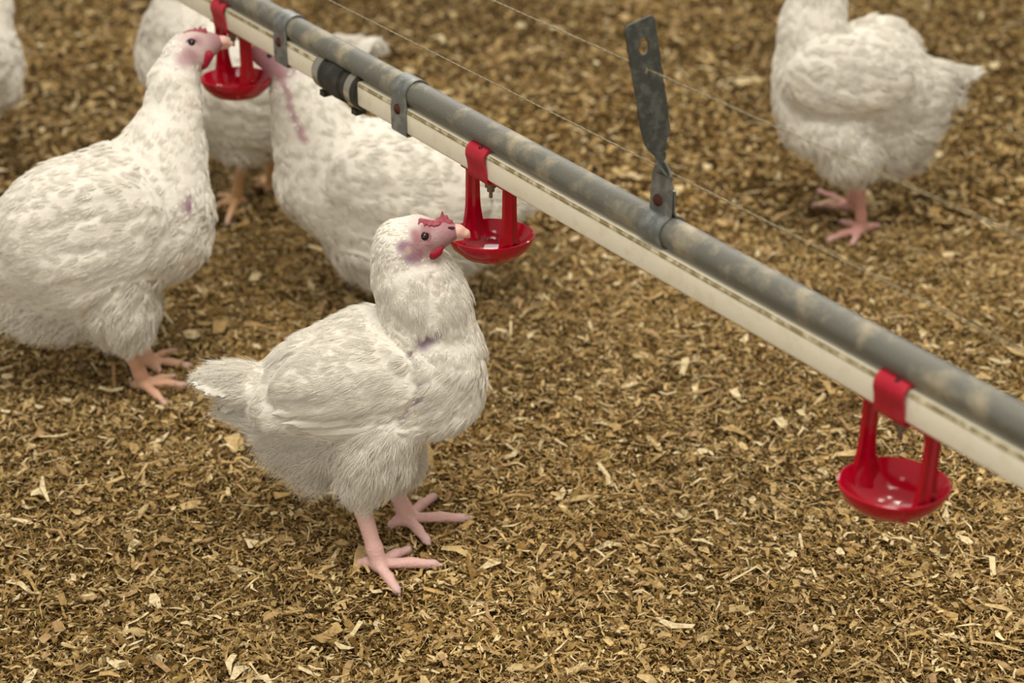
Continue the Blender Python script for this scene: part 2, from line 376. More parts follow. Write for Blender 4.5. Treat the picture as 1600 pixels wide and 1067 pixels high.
d3 = dup_tree(dr); place(d3, .513); d3['label'] = 'nearest red drinker cup hanging alone over bare shavings'
def water(s, lev, f, label):
    bm = bmesh.new(); k = 40
    t = [bm.verts.new((cup_r(2 * math.pi * j / k) * f * math.cos(2 * math.pi * j / k), cup_r(2 * math.pi * j / k) * f * math.sin(2 * math.pi * j / k), .304 + lev)) for j in range(k)]
    bm.faces.new(t)
    low = [bm.verts.new((v.co.x * .55, v.co.y * .55, .304 - .0176)) for v in t]
    for j in range(k): bm.faces.new((t[j], t[(j + 1) % k], low[(j + 1) % k], low[j]))
    bm.faces.new(low[::-1])
    o = obj_bm('water', bm, M_WATER, angle=20); place(o, s); return tag(o, label, 'water', kind='stuff')
water(0, -.0128, .68, 'clear water pooled in the red cup at the front hen')

# splashed drops clinging to the bowl by the beak
Vd, Fd = [], []; rd = random.Random(3)
bm = bmesh.new()
for k in range(26):
    a = math.radians(rd.gauss(150, 28)); f = rd.uniform(.45, .93); r_ = rd.uniform(.00045, .0011)
    z = float(np.interp(f, [0, .35, .62, .84, .96], [-.0195, -.019, -.0155, -.008, -.001])) + .304
    bmesh.ops.create_uvsphere(bm, u_segments=8, v_segments=6, radius=r_, matrix=Matrix.Translation((cup_r(a) * f * math.cos(a), cup_r(a) * f * math.sin(a), max(z, .304 - .0126))))
dd = obj_bm('water_drops', bm, M_WATER); place(dd, 0); tag(dd, 'tiny water drops splashed inside the red cup beside the beak', 'water', kind='stuff')
# hanger
o = line_thing('pipe_hanger', .244, 'grey steel hanger strap twisted upright and clamped round the steel pipe', 'hanger')
r = RG + .0013
bm = bmesh.new(); ribbon(bm, [(.0022, ZG + .058), (.0022, ZG + .053), (.0022, ZG + .046), (.0022, ZG + .035), (.0024, ZG + r + .004)] + arc(0, ZG, r, 78, -258, 26) + [(-.0008, ZG + r + .004), (-.0006, ZG + .030), (-.0006, ZG + .036)], .0016, -.013, .013, 3, wfun=lambda q: (-w_, w_) if (w_ := float(np.interp(q, [0, .033, .066, .1], [.0035, .0085, .0122, .013]))) else None)
obj_bm('clamp_band', bm, M_BAND, o)
bolt('bolt', -.003, .0034, ZG + .024, .0052, M_RUST, o, h=.0035)
# twisted neck and upper plate, in the hanger's own frame
Minv = (Matrix.Translation(pl(.244)) @ MB_).inverted()
topw = Minv @ Vector(at(1000, 32, 1.285)); neck = Vector((0, .0022, ZG + .050))
U = (topw - neck); Lp = U.length; U.normalize()
Wd = Vector((0, 1, 0)); Wd = (Wd - U * Wd.dot(U)).normalized(); Nn = U.cross(Wd)
bm = bmesh.new()
out = [(-.0035, .012), (-.0125, .030), (-.0138, .045), (-.0142, Lp - .004), (-.0115, Lp), (.0115, Lp), (.0142, Lp - .004), (.0138, .038), (.0118, .026), (.0035, .012)]
h1 = [(.0052 * math.cos(a), Lp - .021 + .0068 * math.sin(a)) for a in np.linspace(0, 2 * math.pi, 15)[:-1]]
h2 = [(.0024 * math.cos(a), Lp - .0405 + .0026 * math.sin(a)) for a in np.linspace(0, 2 * math.pi, 11)[:-1]]
edges = []
for lp in (out, h1, h2):
    vs = [bm.verts.new(neck + Wd * u + U * v) for u, v in lp]
    edges += [bm.edges.new((vs[i], vs[(i + 1) % len(vs)])) for i in range(len(vs))]
bmesh.ops.triangle_fill(bm, edges=edges, use_beauty=True)
fcs = bm.faces[:]
ex = bmesh.ops.extrude_face_region(bm, geom=fcs)
bmesh.ops.translate(bm, verts=[v for v in ex['geom'] if isinstance(v, bmesh.types.BMVert)], vec=Nn * .0022)
rows = []
for i in range(9):                                  # the quarter twist
    t = i / 8; a = math.pi / 2 * t; wv = Vector((math.cos(a), math.sin(a), 0)); c = neck + U * (-.004 + .020 * t)
    nn = Vector((-math.sin(a), math.cos(a), 0)) * .0011; hw = .012 * (1 - t) + .0052 * t
    rows.append([bm.verts.new(c + wv * hw + nn), bm.verts.new(c + wv * hw - nn), bm.verts.new(c - wv * hw - nn), bm.verts.new(c - wv * hw + nn)])
for a, b in zip(rows, rows[1:]):
    for j in range(4): bm.faces.new((a[j], a[(j + 1) % 4], b[(j + 1) % 4], b[j]))
bm.faces.new(rows[0]); bm.faces.new(rows[-1][::-1])
st = obj_bm('strap', bm, M_STRAP, o, angle=30); st['label'] = 'dark flat strap with a slot near its top'

# anti-roost wires: two strands twisted
def wire(px, py, Y, label):
    p0 = at(px, py, Y); V, F = [], []
    n = 1400; s = np.linspace(-3.2, 1.15, n); k = 5
    for st_ in range(2):
        a = s * 2 * math.pi / .018 + st_ * math.pi
        ctr = p0 + np.outer(s, D) + .00042 * (np.outer(np.cos(a), N) + np.outer(np.sin(a), [0, 0, 1]))
        ring = [ctr + .00042 * (math.cos(q) * N + math.sin(q) * np.array([0, 0, 1])) for q in np.arange(k) * 2 * math.pi / k]
        R = np.stack(ring, 1).reshape(-1, 3); b = len(V) and sum(len(v) for v in V)
        i = np.arange(n - 1)[:, None] * k; j = np.arange(k)[None, :]
        q = np.stack([i + j, i + (j + 1) % k, i + k + (j + 1) % k, i + k + j], -1).reshape(-1, 4) + b
        V.append(R); F.append(q)
    return tag(mesh_np('wire', np.concatenate(V), np.concatenate(F), M_WIRE), label, 'wire', 'twisted wires above the drinking line')
wire(1052, 272, 1.2905, 'lower twisted wire crossing the neck of the steel hanger')
wire(1013, 109, 1.287, 'upper twisted wire passing through the small hole of the hanger strap')

# ------------------------------------------------------------------ birds
def d_cone(P, a, b, ra, rb):
    ab = b - a; L2 = float(ab @ ab) + 1e-12
    t = np.clip(((P - a) @ ab) / L2, 0, 1)
    return np.linalg.norm(P - a - t[..., None] * ab, axis=-1) - (ra + (rb - ra) * t)
def d_ell(P, c, R, rad):
    Q = (P - c) @ R
    k0 = np.linalg.norm(Q / rad, axis=-1); k1 = np.linalg.norm(Q / (rad * rad), axis=-1) + 1e-9
    return k0 * (k0 - 1) / k1
def smin(a, b, k):
    h = np.maximum(k - np.abs(a - b), 0) / k
    return np.minimum(a, b) - h * h * k * .25
def p_d(pr, P):
    return d_cone(P, *pr['g']) if pr['t'] == 'c' else d_ell(P, *pr['g'])
def p_box(pr):
    if pr['t'] == 'c':
        a, b, ra, rb = pr['g']; r = max(ra, rb); return np.minimum(a, b) - r, np.maximum(a, b) + r
    c, R, rad = pr['g']; r = max(rad); return c - r, c + r
def surf_nets(prims, vox):
    lo = np.min([p_box(p)[0] for p in prims], 0) - 4 * vox; hi = np.max([p_box(p)[1] for p in prims], 0) + 4 * vox
    n = np.ceil((hi - lo) / vox).astype(int) + 1
    G = np.full(n, 1.0, dtype=np.float64)
    ax = [lo[i] + vox * np.arange(n[i]) for i in range(3)]
    for p in prims:
        k = p['k']; bl, bh = p_box(p); pad = k + 3 * vox
        i0 = np.maximum(((bl - pad - lo) / vox).astype(int), 0); i1 = np.minimum(((bh + pad - lo) / vox).astype(int) + 2, n)
        sl = tuple(slice(i0[i], i1[i]) for i in range(3))
        P = np.stack(np.meshgrid(*[ax[i][sl[i]] for i in range(3)], indexing='ij'), -1)
        G[sl] = smin(G[sl], p_d(p, P), k)
    ins = G < 0
    m = n - 1; cnt = np.zeros(m); acc = np.zeros((*m, 3))
    cs = [(i, j, k) for i in (0, 1) for j in (0, 1) for k in (0, 1)]
    sub = lambda A, c: A[c[0]:c[0] + m[0], c[1]:c[1] + m[1], c[2]:c[2] + m[2]]
    for c in cs:
        for axn in range(3):
            if c[axn]: continue
            d = list(c); d[axn] = 1
            ga, gb = sub(G, c), sub(G, d); x = (ga < 0) != (gb < 0)
            t = np.where(x, ga / np.where(x, ga - gb, 1), 0)
            cnt += x
            for q in range(3): acc[..., q] += x * (c[q] + (t if q == axn else 0))
    act = cnt > 0; ids = -np.ones(m, dtype=np.int64); ids[act] = np.arange(act.sum())
    ijk = np.argwhere(act)
    V = lo + vox * (ijk + acc[act] / cnt[act][:, None])
    F = []
    for axn in range(3):
        sa = [slice(None)] * 3; sb = [slice(None)] * 3; sa[axn] = slice(0, -1); sb[axn] = slice(1, None)
        A, B = ins[tuple(sa)], ins[tuple(sb)]
        u, v = [(1, 2), (2, 0), (0, 1)][axn]
        for x, flip in ((A & ~B, False), (~A & B, True)):
            e = np.argwhere(x); e = e[(e[:, u] > 0) & (e[:, v] > 0) & (e[:, u] < m[u]) & (e[:, v] < m[v])]
            q = []
            for du, dv in ((-1, -1), (0, -1), (0, 0), (-1, 0)):
                c = e.copy(); c[:, u] += du; c[:, v] += dv; q.append(ids[c[:, 0], c[:, 1], c[:, 2]])
            q = np.stack(q, -1); F.append(q[:, ::-1] if flip else q)
    return V, np.concatenate(F)
def normals(V, F):
    n = np.cross(V[F[:, 2]] - V[F[:, 0]], V[F[:, 3]] - V[F[:, 1]]); N_ = np.zeros_like(V)
    for k in range(4): np.add.at(N_, F[:, k], n)
    return N_ / (np.linalg.norm(N_, axis=1)[:, None] + 1e-12)
def smooth_v(V, F, it, lam=.5):
    for _ in range(it):
        A = np.zeros_like(V); c = np.zeros(len(V))
        for k in range(4):
            for q in (1, 3):
                np.add.at(A, F[:, k], V[F[:, (k + q) % 4]]); np.add.at(c, F[:, k], 1)
        V = V + lam * (A / c[:, None] - V)
    return V

WHITE = np.array((.82, .775, .69)); 
SKIN = np.array(lin(196, 140, 138)); FACE = np.array(lin(160, 112, 118)); MAUVE = np.array(lin(158, 116, 136))
LEGC = np.array(lin(224, 182, 174)); CLAW = np.array(lin(204, 176, 178))
# region: colour, plume length in m, lift, flow weights (tail, down)
REG = {'body': (WHITE, .015, .10, 1, .35), 'wing': (WHITE, .016, .05, 1, .22), 'breast': (WHITE, .013, .12, .6, 1), 'neck': (WHITE, .014, .06, .25, 1),
       'head': (WHITE, .005, .06, 1, .7), 'face': (FACE, 0, 0, 1, .5), 'thigh': (WHITE, .018, .34, .35, 1), 'belly': (WHITE, .027, .55, .8, 1),
       'tail': (WHITE, .022, .25, 1, .1), 'leg': (LEGC, 0, 0, 0, 1), 'toe': (LEGC, 0, 0, 0, 1), 'bare': (MAUVE, 0, 0, .5, 1)}

class Bird:
    def __init__(s, Yc, heading, hd=0.0, shrink=.0016):
        s.Y, s.h, s.hd, s.pr, s.sh = Yc, np.array([math.cos(heading), math.sin(heading), 0]), hd, [], shrink
    def pt(s, px, py, dY): return at(px, py, s.Y + dY)
    def rad(s, r, py, dY): return r * depth_at(s.Y + dY, py) / FPX
    def cone(s, a, b, reg, k=.018):
        ra, rb = s.rad(a[3], a[1], a[2]), s.rad(b[3], b[1], b[2])
        if REG[reg][1] > .008: ra, rb = max(ra - s.sh, .003), max(rb - s.sh, .003)
        s.pr.append(dict(t='c', g=(s.pt(*a[:3]), s.pt(*b[:3]), ra, rb), k=k, r=reg))
    def chain(s, pts, reg, k=.018):
        for a, b in zip(pts, pts[1:]): s.cone(a, b, reg, k)
    def ell(s, c, rad, rot, reg, k=.006, yaw=0.0):
        h = s.h; ca, sa = math.cos(rot), math.sin(rot); cy, sy = math.cos(yaw), math.sin(yaw)
        side = np.array([-h[1], h[0], 0]); hh = h * cy + side * sy; ss = -h * sy + side * cy
        ax0 = hh * ca + np.array([0, 0, sa]); ax2 = -hh * sa + np.array([0, 0, ca])
        s.pr.append(dict(t='e', g=(s.pt(*c), np.stack([ax0, ss, ax2], 1), np.array(rad)), k=k, r=reg))
    def leg(s, hock, dYh, joint, tips, hind, r=.0076, toe_r=.0050):
        j = gnd(*joint, .017); hk = s.pt(*hock, dYh)
        s.pr.append(dict(t='c', g=(hk, hk * .2 + j * .8, r * 1.18, r * .95), k=.006, r='leg'))
        s.pr.append(dict(t='c', g=(hk * .2 + j * .8, j, r * .95, r * 1.1), k=.006, r='leg'))
        for q, tp in enumerate(list(tips) + [hind]):
            g = gnd(*tp, .0052); st = j + np.array([0, 0, -.0055]); mid = st * .5 + g * .5 + np.array([0, 0, .0022])
            m2 = g + (mid - g) * .28
            s.pr.append(dict(t='c', g=(st, mid, toe_r * 1.15, toe_r), k=.004, r='toe'))
            s.pr.append(dict(t='c', g=(mid, m2, toe_r, toe_r * .85), k=.003, r='toe'))
            s.pr.append(dict(t='c', g=(m2, g - np.array([0, 0, .001]), toe_r * .82, .0014), k=.002, r='toe', claw=1))
    def build(s, label, vox, nf, ns, hair_r, patches=(), base=None, tint=1.0, leg_col=None):
        h = s.h; T = -h; dn = np.array([0, 0, -1.0])
        V, F = surf_nets(s.pr, vox); V = smooth_v(V, F, 2, .4); Nv = normals(V, F)
        Dm = np.stack([p_d(p, V) for p in s.pr], 1); W = np.exp(-np.clip(Dm - Dm.min(1, keepdims=True), 0, 1) / .005); W /= W.sum(1, keepdims=True)
        lc = LEGC if leg_col is None else np.array(leg_col)
        colr = np.array([CLAW if p.get('claw') else (lc if p['r'] in ('leg', 'toe') else REG[p['r']][0]) for p in s.pr])
        cols = W @ colr; fur = W @ np.array([REG[p['r']][1] for p in s.pr]); lift = W @ np.array([REG[p['r']][2] for p in s.pr])
        leg_m = W @ np.array([1.0 if p['r'] in ('leg', 'toe') else 0. for p in s.pr])
        fl_ = []
        for p in s.pr:
            _, _, _, wt, wd = REG[p['r']]; f = T * wt + dn * wd
            if p['r'] == 'neck': a, b = p['g'][0], p['g'][1]; ax = (b - a) / (np.linalg.norm(b - a) + 1e-9); f = ax + T * .12
            fl_.append(f / np.linalg.norm(f))
        flow = W @ np.array(fl_)
        for (px, py, rp, c, amt, *dp) in patches:
            q = s.surface(V, px, py); d = np.linalg.norm(V - q, axis=1); rr = s.rad(rp, py, 0)
            mk = np.clip(1.35 - d / rr + .25 * noise3(V, 160), 0, 1) * amt
            cols = cols * (1 - mk[:, None]) + np.array(c) * mk[:, None]; fur = fur * (1 - np.minimum(mk * 1.1, 1))
            if dp: V = V - Nv * (np.clip(1.5 - d / rr, 0, 1) * dp[0])[:, None]
        # feather tracts make soft lumps; the shanks carry scale rings
        fm = np.clip(fur / .012, 0, 1)
        al = (V * flow).sum(1)[:, None] * flow / ((flow ** 2).sum(1)[:, None] + 1e-9); Va = V - .72 * al
        nk = 1 - .7 * (W @ np.array([1.0 if p['r'] in ('neck', 'head') else 0. for p in s.pr]))
        lump = (.0030 * noise3(Va, 33, 4) + .0026 * noise3(Va, 55) + .0014 * noise3(Va, 120, 9)) * nk
        V = V + Nv * (lump * fm)[:, None]
        ring = np.sin(V[:, 2] * 2 * math.pi / .0042) * .00022 * leg_m; V = V + Nv * ring[:, None]
        s.V, s.F, s.N = V, F, Nv
        b0 = np.array(base); root = empty('chicken', b0, label, 'chicken', 'white chickens at the drinking line')
        s.root, s.base = root, b0
        body = mesh_np('body', V, F, M_BODY, root, cols=cols * tint, loc=b0)
        # plumage: strands set as small vaned feathers lying along the flow
        area_ = np.linalg.norm(np.cross(V[F[:, 2]] - V[F[:, 0]], V[F[:, 3]] - V[F[:, 1]]), axis=1)
        wgt = area_ * (fur[F].mean(1) > .0038) * (.7 + .6 * np.clip(lift[F].mean(1) * 2, 0, 1)) * np.where(fur[F].mean(1) < .009, 2.2, 1)
        fi = RNG.choice(len(F), nf, p=wgt / wgt.sum()); bw = RNG.dirichlet((1, 1, 1, 1), nf)
        mixq = lambda A: (A[F[fi]] * (bw[..., None] if A.ndim > 1 else bw)).sum(1)
        c0, n0, f0, l0, u0 = mixq(V), mixq(Nv), mixq(flow), mixq(fur), mixq(lift)
        n0 /= np.linalg.norm(n0, axis=1)[:, None] + 1e-9
        f0 = f0 + RNG.normal(0, .16, f0.shape); t0 = f0 - n0 * (f0 * n0).sum(1)[:, None]; t0 /= np.linalg.norm(t0, axis=1)[:, None] + 1e-9
        b0_ = np.cross(n0, t0)
        rep = lambda A: np.repeat(A, ns, 0)
        u = np.tile(np.linspace(-1, 1, ns), nf) + RNG.normal(0, .12, nf * ns)
        c, n, t, b, L, lf = rep(c0), rep(n0), rep(t0), rep(b0_), rep(l0 * RNG.uniform(.75, 1.3, nf)), rep(u0)
        lf = lf * RNG.uniform(.6, 1.5, nf * ns) + .04
        wdt = L * .24; flf = np.clip(lf * 2.2, 0, 1)
        jit = RNG.normal(0, 1, (nf * ns, 3)) * (L * .13 * flf)[:, None]
        pts = np.zeros((nf * ns, 4, 3))
        ln = L * (1 - .3 * u * u) * RNG.uniform(.85, 1.1, nf * ns)
        for k, tt in enumerate((0, .33, .67, 1.0)):
            spread = .25 + .75 * math.sin(tt * 1.9)
            hgt = lf * math.sin(tt * 2.1) * .9 - (.10 if k == 0 else 0)
            pts[:, k] = c + t * (ln * tt)[:, None] + b * (u * wdt * spread)[:, None] + n * (L * hgt * .55)[:, None] + jit * tt * tt
        pts[..., 2] = np.maximum(pts[..., 2], .004)
        hc = bpy.data.hair_curves.new('plumage'); hc.add_curves([4] * (nf * ns))
        hc.attributes['position'].data.foreach_set('vector', (pts - b0).astype(np.float32).ravel())
        rad_ = np.tile(np.array([1.0, .9, .6, .15]) * hair_r, nf * ns).astype(np.float32)
        if 'radius' not in hc.attributes: hc.attributes.new('radius', 'FLOAT', 'POINT')
        hc.attributes['radius'].data.foreach_set('value', rad_)
        hc.materials.append(M_FEATH)
        ho = bpy.data.objects.new('plumage', hc); C.objects.link(ho); ho.parent = root; ho['kind'] = 'stuff'
        return root
    def surface(s, V, px, py):
        x, y, z = proj(V); d = np.hypot(x - px, y - py)
        near = d < 9
        if not near.any(): return V[np.argmin(d)]
        i = np.where(near)[0]; return V[i[np.argmin(z[i] + d[i] * .0006)]]
    def sp(s, px, py, out, r):
        q = s.surface(s.V, px, py); v = np.array([0, 0, H]) - q; return q + v / np.linalg.norm(v) * out, s.rad(r, py, 0)
    def scone(s, a, b, oa, ob, k=.003):
        (pa, ra), (pb, rb) = s.sp(a[0], a[1], oa, a[2]), s.sp(b[0], b[1], ob, b[2]); return dict(t='c', g=(pa, pb, ra, rb), k=k, r='face')
    def part(s, name, prims, vox, m, label=None):
        V, F = surf_nets(prims, vox); V = smooth_v(V, F, 1, .4)
        o = mesh_np(name, V, F, m, s.root, loc=s.base)
        if label: o['label'] = label
        return o
    def cn(s, a, b, k=.003): return dict(t='c', g=(s.pt(*a[:3]), s.pt(*b[:3]), s.rad(a[3], a[1], a[2]), s.rad(b[3], b[1], b[2])), k=k, r='face')
    def eyes(s, px, py, r, headY):
        q = s.surface(s.V, px, py); rr = s.rad(r, py, headY)
        side = np.array([-s.h[1], s.h[0], 0.0]); hc = s.pt(px, py, headY); mir = q + side * 2 * float((hc - q) @ side)
        for c in (q, mir):
            inw = (hc - c) * .12
            bm = bmesh.new(); bmesh.ops.create_uvsphere(bm, u_segments=18, v_segments=12, radius=rr, matrix=Matrix.Translation(Vector(c + inw - s.base)))
            obj_bm('eye', bm, M_EYE, s.root)
            ex_ = (c - hc); ex_ = Vector(ex_ / np.linalg.norm(ex_)); Rm = ex_.to_track_quat('Z', 'Y').to_matrix().to_4x4()
            bm = bmesh.new(); k1, k2 = 24, 8
            vs = [[bm.verts.new(Matrix.Translation(Vector(c + inw - s.base)) @ Rm @ Vector(((rr * 1.12 + rr * .17 * math.cos(b_)) * math.cos(a_) * 1.12, (rr * 1.02 + rr * .17 * math.cos(b_)) * math.sin(a_), rr * .17 * math.sin(b_) + rr * .25))) for b_ in np.arange(k2) * 2 * math.pi / k2] for a_ in np.arange(k1) * 2 * math.pi / k1]
            for i in range(k1):
                for j in range(k2): bm.faces.new((vs[i][j], vs[(i + 1) % k1][j], vs[(i + 1) % k1][(j + 1) % k2], vs[i][(j + 1) % k2]))
            obj_bm('eyelid', bm, M_LID, s.root)
    def feather(s, name, root_p, tip_p, w, up, curve=.06, rag=.12, seed=0):
        a, b = np.array(root_p), np.array(tip_p); L = np.linalg.norm(b - a); ax = (b - a) / L
        up = np.array(up, float); up = up - ax * (up @ ax); up /= np.linalg.norm(up); sd = np.cross(ax, up); r = random.Random(seed)
        n, m = 14, 7; V = []
        for i in range(n):
            t = i / (n - 1)
            hw = w * (math.sin(min(1, t * 1.7) * math.pi / 2) ** .7) * (1 if t < .72 else max(.12, 1 - ((t - .72) / .28) ** 2.2))
            for j in range(m):
                v = j / (m - 1) * 2 - 1
                back = abs(v) * .08 * L * (t ** 2)
                p = a + ax * (L * t - back + (r.uniform(-1, 1) * rag * w if t > .6 else 0)) + sd * (v * hw) + up * (-abs(v) ** 1.6 * hw * .28 + curve * L * math.sin(math.pi * t) + r.uniform(-1, 1) * .0002 + (.0006 if j == 3 else 0))
                V.append(p)
        V = np.array(V); k = len(V); V2 = np.concatenate([V, V - up * .0005])
        F = []
        for i in range(n - 1):
            for j in range(m - 1):
                q = [i * m + j, i * m + j + 1, (i + 1) * m + j + 1, (i + 1) * m + j]; F.append(q); F.append([x + k for x in q[::-1]])
        for i in range(n - 1):
            F.append([i * m, (i + 1) * m, (i + 1) * m + k, i * m + k]); F.append([(i + 1) * m + m - 1, i * m + m - 1, i * m + m - 1 + k, (i + 1) * m + m - 1 + k])
        return mesh_np(name, V2, F, M_QUILL, s.root, loc=s.base)

RAY = np.array([0, -1.0, .35])
#BIRDS
# ---- the front hen
B = Bird(1.43, 0.0)
B.chain([(432, 617, 0, 46), (500, 597, 0, 74), (590, 584, 0, 99), (668, 580, -.005, 84)], 'body', .03)
B.cone((684, 562, -.005, 66), (674, 604, -.005, 72), 'breast', .03)
B.chain([(628, 398, -.012, 43), (637, 420, -.01, 51), (652, 446, -.008, 60), (666, 478, -.006, 65), (670, 520, -.004, 73)], 'neck', .018)
B.cone((628, 378, -.014, 38), (652, 369, -.014, 34), 'head', .012)
B.cone((663, 372, -.018, 28), (690, 364, -.017, 20), 'face', .007)
B.cone((690, 364, -.017, 20), (706, 361, -.017, 13), 'face', .006)
B.cone((652, 392, -.020, 16), (682, 379, -.018, 10), 'face', .006)
B.chain([(432, 610, 0, 44), (385, 600, 0, 30), (352, 594, 0, 20), (335, 592, 0, 13)], 'tail', .012)
B.cone((410, 642, 0, 32), (368, 642, 0, 17), 'tail', .01)
B.cone((470, 662, 0, 48), (560, 670, 0, 66), 'belly', .03)
B.cone((456, 688, 0, 22), (500, 718, 0, 26), 'belly', .02)
B.chain([(592, 670, -.03, 62), (585, 710, -.035, 50), (568, 752, -.04, 30), (563, 780, -.04, 16)], 'thigh', .02)
B.chain([(600, 680, .03, 60), (610, 715, .033, 44), (612, 748, .035, 18)], 'thigh', .02)
B.ell((545, 600, -.043), (.068, .027, .044), math.radians(10), 'wing', .004, yaw=math.radians(4))
B.ell((452, 634, -.036), (.032, .019, .024), math.radians(8), 'wing', .005)
B.ell((500, 655, -.046), (.046, .013, .016), math.radians(3), 'wing', .004, yaw=math.radians(5))
B.ell((545, 588, .043), (.068, .027, .044), math.radians(10), 'wing', .004, yaw=math.radians(-4))
B.leg((564, 786), -.04, (590, 874), [(692, 882), (644, 857), (625, 930)], (559, 880))
B.leg((612, 752), .035, (635, 803), [(740, 810), (683, 772), (672, 851)], (607, 823))
MAU = lin(142, 108, 126); PAT = [(660, 540, 12, lin(142, 120, 136), .9, .0025), (672, 532, 13, lin(142, 120, 136), .9, .0025), (686, 526, 9, lin(150, 128, 140), .8), (644, 556, 6, lin(146, 122, 130), .85, .0028), (652, 572, 7, lin(146, 122, 130), .85, .0028), (657, 588, 8, lin(146, 122, 130), .85, .0028), (659, 604, 9, lin(146, 122, 130), .85, .0028), (657, 620, 9, lin(146, 122, 130), .85, .0028), (651, 634, 9, lin(146, 122, 130), .85, .0028), (642, 647, 8, lin(146, 122, 130), .85, .0028), (630, 657, 7, lin(146, 122, 130), .85, .0028), (643, 399, 17, MAU, .95), (633, 386, 11, MAU, .9), (640, 391, 7, lin(206, 186, 160), .7), (690, 440, 16, lin(222, 190, 176), .5), (651, 374, 13, FACE, .95), (650, 362, 9, FACE, .8), (656, 393, 13, FACE, .95), (673, 384, 12, FACE, .95), (668, 356, 12, FACE, .9), (658, 640, 12, lin(170, 150, 150), .5), (527, 549, 6, lin(205, 160, 172), .7)]
B.build('white hen in front standing beside the middle red drinker, head turned to its cup', .002, 5200, 22, .00017, PAT, base=(gnd(612, 840)))
B.eyes(663, 368, 7.2, -.017)
B.part('comb', [B.scone((657, 341, 2.2), (688, 342, 4), -.0002, -.0002), B.cn((686, 347, -.016, 7), (708, 354, -.017, 4.5))] +
       [B.scone((x, 342, 2.4), (x + dx, y, 1.2), .0002, .0014) for x, dx, y in ((657, -3, 348), (663, 2, 351), (669, 3, 353), (676, 3, 353), (682, 2, 350))] +
       [B.cn((x, 347, -.0165, 5), (x + dx, y, -.0165, 1.6)) for x, dx, y in ((691, 0, 331), (698, 0, 337), (704, 2, 345))], .0007, M_COMB, 'small jagged red comb')
for dy in (-.001, .016): B.part('wattle', [B.cn((690, 387, -.0265 + dy, 4), (676, 396, -.0265 + dy, 7.5)), B.cn((685, 394, -.0265 + dy, 6), (677, 401, -.0265 + dy, 4.5)), B.cn((676, 396, -.0265 + dy, 7), (669, 402, -.0265 + dy, 2))], .0008, M_WATTLE, 'red wattle')
B.part('beak', [B.cn((701, 359, -.017, 12), (717, 361, -.017, 9.5)), B.cn((717, 361, -.017, 9.5), (728, 365, -.017, 6)), B.cn((728, 365, -.017, 6), (733, 370, -.017, 2)), B.cn((698, 373, -.017, 6), (722, 372.5, -.017, 3.2), .0008)], .0006, M_BEAK, 'pale pink beak')
q = B.surface(B.V, 703, 357); bm = bmesh.new(); bmesh.ops.create_uvsphere(bm, u_segments=12, v_segments=8, radius=1)
for v in bm.verts: v.co = Vector((v.co.x * .0036, v.co.y * .0012, v.co.z * .0012)) + Vector(B.pt(705, 356, -.0235) - B.base)
obj_bm('nostril', bm, M_DARK, B.root)
for i, (x, y, d, w) in enumerate([(300, 597, -.012, .0095), (304, 606, -.018, .009), (312, 580, -.004, .009), (305, 588, .004, .009), (308, 575, .012, .008), (325, 612, -.02, .009), (342, 640, -.008, .006)]):
    B.feather('tail_feather', B.pt(372, 600 + (30 if i == 6 else 0), d * .5), B.pt(x, y, d), w, (0, -.5, 1), .04, .5, i)
for i, (x0, y0, x1, y1, w) in enumerate([(600, 672, 490, 688, .0055), (590, 668, 462, 682, .006), (575, 662, 446, 672, .0062), (560, 654, 438, 662, .0064), (520, 632, 420, 648, .0066)]):
    B.feather('wing_feather', B.sp(x0, y0, -.001, 1)[0], B.sp(x1, y1, .003 + .0006 * i, 1)[0], w, (0, -1, .35), .03, .3, 30 + i)

# ---- the tall hen at the left
L_ = Bird(1.75, math.radians(12))
L_.chain([(30, 392, -.03, 68), (110, 372, -.02, 115), (195, 342, -.005, 110), (248, 340, .01, 78)], 'body', .03)
L_.cone((262, 310, .012, 55), (258, 370, .012, 68), 'breast', .03)
L_.chain([(283, 98, .065, 30), (272, 130, .055, 35), (271, 175, .045, 40), (256, 235, .03, 62), (240, 300, .01, 85)], 'neck', .02)
L_.cone((288, 82, .07, 28), (300, 78, .072, 27), 'head', .012)
L_.cone((305, 77, .073, 27), (318, 72, .077, 21), 'face', .01)
L_.cone((318, 70, .077, 18), (336, 66, .083, 12), 'face', .01)
L_.cone((300, 88, .070, 20), (318, 80, .073, 12), 'face', .007)
L_.chain([(30, 392, -.03, 68), (-30, 405, -.045, 45), (-70, 395, -.05, 20)], 'tail', .02)
L_.cone((60, 450, -.02, 60), (160, 455, -.01, 68), 'belly', .03)
L_.cone((20, 430, -.025, 45), (90, 475, -.02, 42), 'belly', .02)
L_.chain([(185, 440, -.04, 62), (190, 480, -.045, 48), (196, 515, -.045, 30), (199, 540, -.045, 13)], 'thigh', .02)
L_.chain([(190, 440, .03, 60), (205, 480, .035, 42), (214, 522, .035, 16)], 'thigh', .02)
L_.ell((130, 365, -.075), (.085, .026, .062), math.radians(14), 'wing', .008)
L_.ell((130, 345, .055), (.085, .026, .062), math.radians(14), 'wing', .008)
L_.leg((199, 540), -.045, (223, 593), [(298, 603), (281, 588), (263, 637)], (205, 603))
L_.leg((214, 522), .035, (230, 558), [(305, 573), (281, 546), (256, 588)], (215, 566))
L_.build('tall white hen at the left stretching its neck up to the far red drinker', .003, 3000, 16, .0003,
         [(303, 322, 15, lin(150, 112, 128), .9), (302, 300, 9, lin(150, 112, 128), .8), (286, 94, 13, lin(186, 148, 156), .8), (296, 78, 10, FACE, .7), (302, 92, 12, FACE, .7), (310, 62, 10, FACE, .7), (300, 160, 12, lin(205, 172, 160), .55), (306, 215, 12, lin(205, 172, 160), .5)], base=gnd(227, 580), leg_col=lin(214, 168, 140))
L_.eyes(301, 67, 6.5, .073)
